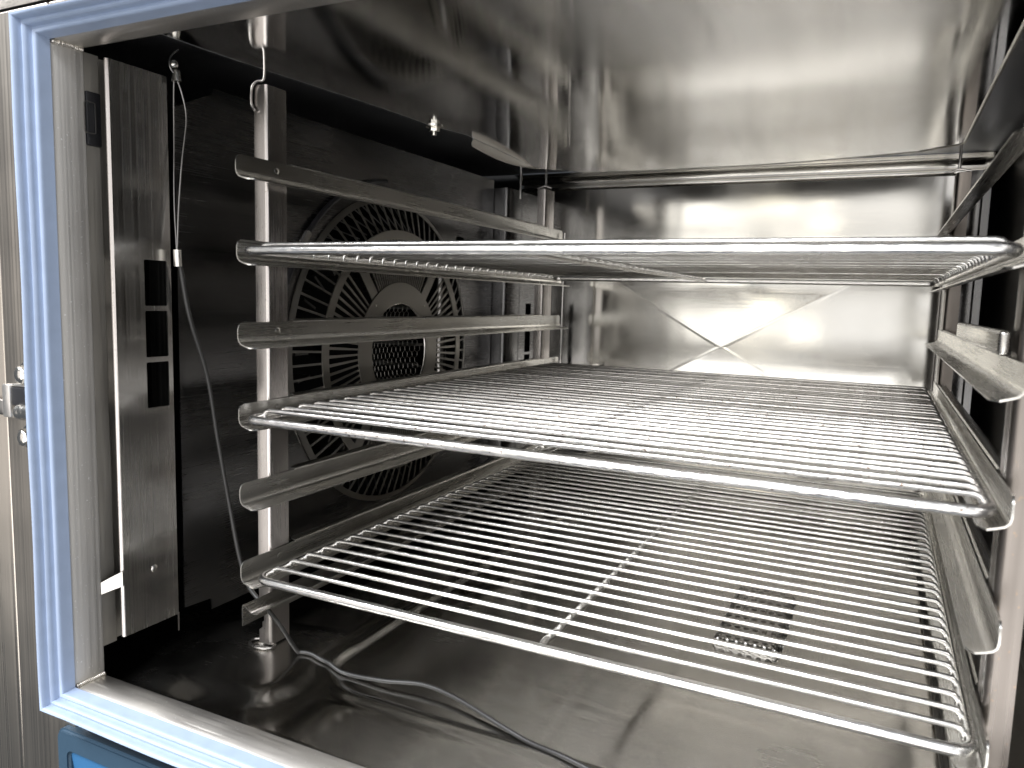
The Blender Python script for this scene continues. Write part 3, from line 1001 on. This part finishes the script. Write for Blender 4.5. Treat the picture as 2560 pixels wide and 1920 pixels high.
# unrolled width: up the left side, over the top, down the right side
segs = [(0, hgt - rad), (1, rad * PI / 2), (2, dx1 - dx0 - 2 * rad), (3, rad * PI / 2), (4, hgt - rad)]
tot = sum(s for _, s in segs)
def hood(u):
    u = max(0, min(tot, u))
    for k, s in segs:
        if u <= s or k == 4:
            break
        u -= s
    if k == 0:
        return dx0, zb + u
    if k == 1:
        a = u / rad
        return dx0 + rad - rad * math.cos(a), zb + hgt - rad + rad * math.sin(a)
    if k == 2:
        return dx0 + rad + u, zb + hgt
    if k == 3:
        a = u / rad
        return dx1 - rad + rad * math.sin(a), zb + hgt - rad + rad * math.cos(a)
    return dx1, zb + hgt - rad - u
bm = bmesh.new()
cell = 0.0093
nu = round(tot / cell)
cu = tot / nu
lenv = dy1 - dy0
nv = round((lenv + hgt * 0.8) / cell)
cv = (lenv + hgt * 0.8) / nv
def surf(u, v):
    # v runs from the foot of the front skirt, over its bend, then back along the top
    x, z = hood(u)
    sk = hgt * 0.8
    if v < sk:
        f = v / sk
        zt = zb + (z - zb) * (0.10 + 0.90 * f ** 0.8)
        return (x, dy0 - 0.004 * (1 - f), zt)
    return (x, dy0 + (v - sk), z)
NH = 10
for a in range(nu):
    for b in range(nv):
        off = 0.5 * cu if b % 2 else 0.0
        u0, v0 = a * cu + off, b * cv
        if u0 + cu > tot + 1e-6:
            continue
        c = (u0 + cu / 2, v0 + cv / 2)
        inner, outer = [], []
        for k in range(NH):
            t = 2 * PI * k / NH
            dxu, dyv = math.cos(t), math.sin(t)
            m_ = max(abs(dxu), abs(dyv))
            inner.append(bm.verts.new(surf(c[0] + dxu * cu * 0.36, c[1] + dyv * cv * 0.36)))
            outer.append(bm.verts.new(surf(c[0] + dxu / m_ * cu / 2, c[1] + dyv / m_ * cv / 2)))
        for k in range(NH):
            bm.faces.new((outer[k], outer[(k + 1) % NH], inner[(k + 1) % NH], inner[k]))
bmesh.ops.remove_doubles(bm, verts=bm.verts, dist=1e-5)
thicken(bm, bm.faces[:], 0.0009)
link('hood', to_me('hood', bm, angle=50), 'strainer', DS)
for xx in (dx0 - 0.006, dx1 + 0.004):
    bm = bmesh.new()
    box(bm, (xx - 0.009, dy0 - 0.008, zb - 0.001), (xx + 0.009, dy0 + 0.014, zb + 0.003), 0.0015)
    link('foot', to_me('foot', bm), 'strainer', DS)
boxobj('sump', (dx0 + 0.002, dy0 + 0.004, zb - 0.002), (dx1 - 0.002, dy1 - 0.002, zb + 0.001), 'void', DS)
